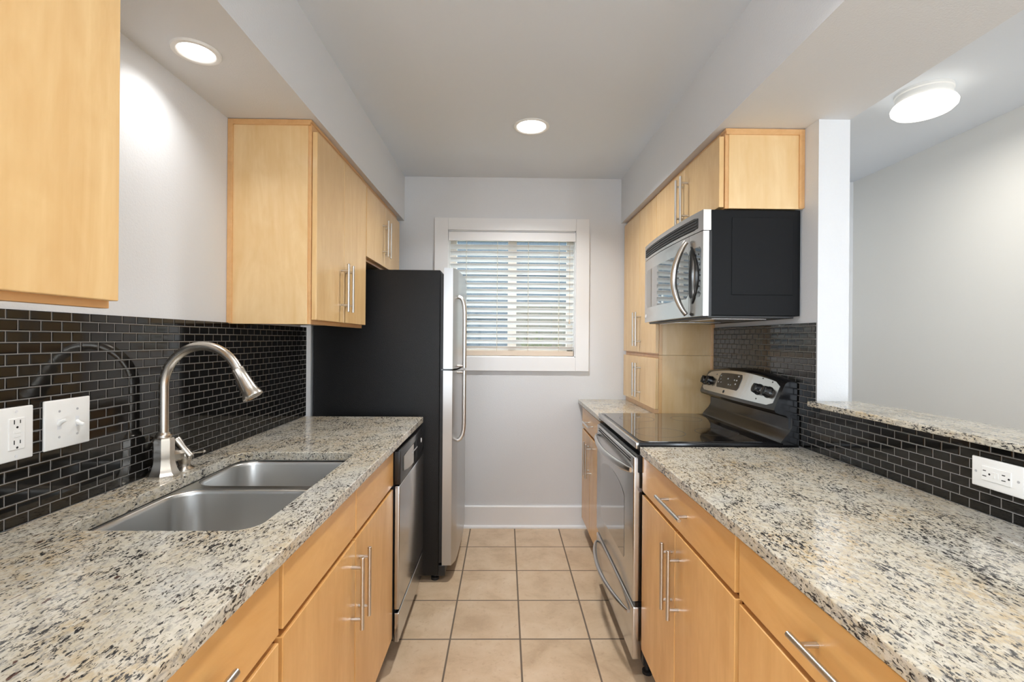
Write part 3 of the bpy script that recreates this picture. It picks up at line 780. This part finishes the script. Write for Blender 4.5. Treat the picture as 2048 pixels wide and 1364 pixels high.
# ------------------------------------------------------------------ microwave
mw = thing('microwave', 'over the range microwave with black side and bowed stainless door', 'microwave', (.95, 2.2, 1.415))
MY0, MY1 = 1.821, 2.582; MZ0, MZ1 = 1.416, 1.832
MB().box(.800, 1.150, MY0 + .002, MY1 - .002, MZ0 + .003, MZ1, .003).build('case', M_BLKMAT, mw)
MB().box(.880, 1.120, MY0 - .001, MY0 + .004, 1.500, 1.802, .0018).build('side_panel', M_BLKMAT, mw)
def mx(y):
    s = (y - MY0) / (MY1 - MY0); return .768 - .020 * (1 - abs(2 * s - 1) ** 2.2)
def mface(y0, y1, z0, z1, back, lift, name, mat, parent, n=20, rr=0., smooth=30):
    b = MB(); rings = []
    for i in range(n + 1):
        y = y0 + (y1 - y0) * i / n; e = min(y - y0, y1 - y); c = 0
        if rr and e < rr: c = rr - math.sqrt(max(0, rr * rr - (rr - e) ** 2))
        x = mx(y) - lift
        rings.append(b.ring([(x, y, z1 - c), (x, y, z0 + c), (x + back, y, z0 + c), (x + back, y, z1 - c)]))
    b.skin(rings); return b.build(name, mat, parent, smooth)
YC = 1.936
top = mface(MY0, MY1, 1.752, MZ1, .030, 0, 'vent_panel', M_STEEL, mw, 24)
g = mface(MY0 + .04, MY1 - .022, 1.764, 1.812, .003, .0008, 'grille', M_DARK, top, 24, .006)
for k in range(4):
    z = 1.7675 + k * .0115
    mface(MY0 + .046, MY1 - .028, z, z + .0055, .003, .003, 'louver', M_BLKSOFT, g, 20)
mface(MY0 + .002, MY1, MZ0, 1.7505, .012, -.022, 'door_rim', M_BLKSOFT, mw, 24)
door = mface(YC + .001, MY1, MZ0 + .002, 1.749, .022, 0, 'door', M_STEEL, mw, 24)
ctl = mface(MY0, YC - .001, MZ0 + .002, 1.749, .022, 0, 'control_panel', M_STEEL, mw, 8)
mface(YC + .002, 2.535, 1.494, 1.692, .003, .001, 'door_window', M_MWGL, door, 24, .02)
mface(MY0 + .018, YC - .002, 1.494, 1.692, .003, .001, 'keypad', M_MWGL, ctl, 10, .012)
b = MB()
for k in range(8):
    z = 1.512 + k * .021
    for j in range(2):
        y = 1.853 + .022 * j + .012 * math.sin(PI * (k + .5) / 8) * -1
        x = mx(y) - .0018
        b.quad((x, y, z), (x, y + .010, z), (x, y + .010, z + .007), (x, y, z + .007))
b.build('key', M_BLK, ctl)
MB().lathe([(.009, 0), (.009, .001)], (mx(2.55) - .0008, 2.545, 1.452), 20, (-1, 0, 0)).build('badge', M_LITE, door)
# bow shaped handle and its mirror arc on the keypad
def arc_handle(sign, name, mat, parent, so, r, amp):
    pts = []; rs = []
    for i in range(25):
        s = i / 24; z = 1.428 + (1.728 - 1.428) * s; q = math.sin(PI * s)
        y = YC - .004 + sign * amp * q; x = mx(y) - .013 - so * q ** .7
        pts.append((x, y, z)); rs.append(r * (.75 + .25 * q))
    return MB().tube(pts, rs, 14).build(name, mat, parent, 45)
arc_handle(1, 'handle', M_STEEL, door, .030, .0140, .054)
pts = []
b = MB(); rings = []
for i in range(25):
    s = i / 24; z = 1.47 + .235 * s; q = math.sin(PI * (z - 1.428) / .30)
    y = YC - .004 - .066 * q; x = mx(y) - .0018
    wd = .012 * math.sin(PI * s) ** .5 + .001
    rings.append(b.ring([(x - .002, y - wd, z), (x - .002, y + wd, z), (x + .001, y + wd, z), (x + .001, y - wd, z)]))
b.skin(rings).build('keypad_arc', M_BLK, ctl, 45)
MB().box(.79, 1.13, MY0 + .01, MY1 - .01, MZ0 - .006, MZ0 + .004, .002).build('underside', M_BLKSOFT, mw)
for (x0, x1, a0, a1) in ((.83, 1.05, 1.88, 2.12), (.83, 1.05, 2.28, 2.52)):
    MB().box(x0, x1, a0, a1, MZ0 - .009, MZ0 - .005, .001).build('grease_filter', M_STEEL, mw)

# ------------------------------------------------------------------ lamps
def can(label, x, y, z, watt, spread, r, q, grp='recessed ceiling lamps'):
    t = thing('recessed_light', label, 'ceiling light', (x, y, z), grp)
    b = MB().lathe([(r, 0), (r, -.003), (r * .96, -.0065), (r * (q + .1), -.007), (r * (q + .02), -.004), (r * q, -.0005)], (x, y, z), 40, cap=False)
    b.build('trim_ring', M_WHT, t, 40)
    MB().lathe([(r * (q + .01), -.0012), (r * (q + .01), -.0028)], (x, y, z), 40).build('lens', M_LENS, t)
    l = bpy.data.lights.new('lamp_light', 'AREA'); l.shape = 'DISK'; l.size = 2 * r * q - .004; l.energy = watt; l.spread = math.radians(spread); l.color = (1.0, .99, .98)
    o = bpy.data.objects.new('lamp_light', l); COL.objects.link(o); o.parent = t; o.location = (0, 0, -.0034)
    return t
can('glowing recessed ceiling light nearest the window', .132, 2.511, ZC, 8.5, 135, .095, .79)
can('glowing recessed light in the soffit above the sink', -.897, 1.374, ZS, .75, 130, .064, .71)
can('glowing recessed ceiling light out of view nearer the viewer', .140, .85, ZC, 6.2, 140, .095, .79)
def flush(label, x, y):
    t = thing('flush_ceiling_light', label, 'ceiling light', (x, y, ZC))
    MB().lathe([(.106, 0), (.106, -.012), (.101, -.016), (.103, -.036), (.098, -.050)], (x, y, ZC), 48).build('mounting_pan', M_WHT, t, 40)
    MB().lathe([(.098, -.044), (.113, -.054), (.1205, -.068), (.118, -.082), (.104, -.096), (.075, -.106), (.035, -.112), (.004, -.113)], (x, y, ZC), 48).build('glass_shade', M_DOME, t, 40)
    l = bpy.data.lights.new('lamp_light', 'AREA'); l.shape = 'DISK'; l.size = .15; l.energy = 4.0; l.spread = math.radians(180); l.color = (1.0, .95, .87)
    o = bpy.data.objects.new('lamp_light', l); COL.objects.link(o); o.parent = t; o.location = (0, 0, -.1145)
flush('round white glass ceiling light glowing in the next room', 1.885, 2.105)
flush('round white glass fill light added out of view behind the viewer', 1.885, -.9)  # added lamp, brightens the hall wall and fills the kitchen from behind

# ------------------------------------------------------------------ blind
bl = thing('window_blind', 'white horizontal slat blind hanging half open in the window', 'blind', (.046, 3.35, 1.2))
BX0, BX1 = WX0 + .010, WX1 - .010
MB().box(WX0 + .002, WX1 - .002, YW - .012, YW + .004, 2.010, 2.072, .002).build('valance', M_BLINDV, bl)
MB().box(BX0, BX1, YW + .012, YW + .062, 2.025, 2.068, .002).build('head_rail', M_BLINDV, bl)
b = MB(); tilt = math.radians(29); zt0, zt1 = 1.978, 1.262; ns = 17; yc = YW + .040
for i in range(ns):
    z = zt0 + (zt1 - zt0) * i / (ns - 1); rings = []
    for x in (BX0, BX1):
        ring = []
        for u, v in ((-.025, -.0014), (-.012, .0006), (0, .0012), (.012, .0006), (.025, -.0014), (.025, -.0044), (.012, -.0024), (0, -.0018), (-.012, -.0024), (-.025, -.0044)):
            ring.append((x, yc + u * math.cos(tilt) + v * math.sin(tilt), z - u * math.sin(tilt) + v * math.cos(tilt)))
        rings.append(b.ring(ring))
    b.skin(rings)
b.build('slat_panel', M_BLIND, bl, 40)
MB().box(BX0, BX1, YW + .016, YW + .064, 1.206, 1.240, .003).build('bottom_rail', M_TAN, bl)
for x in (-.277, -.058, .162, .380):
    b = MB()
    for yy in (yc - .0245, yc + .0245): b.tube([(x, yy, 1.235), (x, yy, 2.03)], .0011, 6)
    b.build('ladder_cord', M_CORD, bl)
b = MB().tube([(.452, YW - .002, 2.02), (.452, YW - .002, 1.455)], .0012, 6); lc = b.build('lift_cord', M_CORD, bl)
MB().lathe([(.002, .03), (.005, .022), (.0065, .006), (.006, 0)], (.452, YW - .002, 1.432), 12).build('tassel', M_TAN, lc)

# ------------------------------------------------------------------ outside the window
def flat(name, mb, mat, label, cat):
    return tag(mb.build(name, mat), label, cat)
gr = MB().box(-9, 11, 3.45, 14, -.6, -.5).build('yard_ground', pmat('yard_soil', (.20, .19, .13), .9)); gr['kind'] = 'structure'; gr['label'] = 'bare ground outside the window'
nb = thing('neighbour_house', 'blue grey sided house seen between the blind slats', 'house', (-1.2, 7, -.5))
M_SID = pmat('blue_grey_siding', (.055, .068, .08), .8, spec=.1)
b = MB()
for i in range(34): b.prism([(6.4 - .012, -.5 + i * .15), (6.4, -.5 + (i + 1) * .15), (6.6, -.5 + (i + 1) * .15), (6.6, -.5 + i * .15)], -9, 11, 'X')
b.build('siding', M_SID, nb)
b = MB().box(-1.25, -.55, 6.36, 6.42, .9, 2.0, .004); fm = b.build('window_frame', M_VINYL, nb)
MB().box(-1.19, -.61, 6.35, 6.362, .96, 1.94).build('pane', pmat('far_window_glass', (.10, .14, .17), .08), fm)
MB().prism([(6.1, 4.55), (6.7, 4.7), (6.7, 4.8), (6.1, 4.65)], -9.2, 11.2, 'X').build('eave', M_VINYL, nb)
fn = thing('fence', 'beige board fence beyond the right window pane', 'fence', (2.5, 6, -.5))
b = MB()
for i in range(32): b.box(.12 + i * .145, .12 + i * .145 + .138, 5.6, 5.62, -.5, 1.76)
b.build('board_panel', pmat('beige_boards', (.115, .10, .075), .9, spec=.1), fn)
for x in (.2, 2.4, 4.6): MB().box(x, x + .09, 5.621, 5.71, -.5, 1.7).build('post', pmat('fence_post', (.085, .075, .055), .8), fn)
ps = thing('palm_shrub', 'pale green fan palm close outside the right window pane', 'shrub', (.30, 4.55, -.5))
MB().tube([(.30, 4.55, -.5), (.31, 4.55, .4), (.30, 4.55, 1.12)], [.05, .04, .02], 10).build('stem', pmat('palm_bark', (.12, .09, .05), .9), ps)
for k in range(15):
    a = math.radians(12 + 156 * k / 14); L = .34 + .05 * math.sin(k * 2.1); b = MB(); rings = []
    for j in range(7):
        q = j / 6; wd = .018 * math.sin(PI * min(.98, q * .85 + .12))
        c = Vector((.30 + L * q * math.cos(a), 4.55 - .10 * q * q, 1.10 + L * q * math.sin(a) - .06 * q * q)); nx = Vector((-math.sin(a), 0, math.cos(a)))
        rings.append(b.ring([c - nx * wd, c + Vector((0, .006, 0)), c + nx * wd, c + Vector((0, .003, 0))]))
    b.skin(rings).build('leaf', pmat('palm_leaf', (.13, .135, .065), .6, spec=.1), ps)
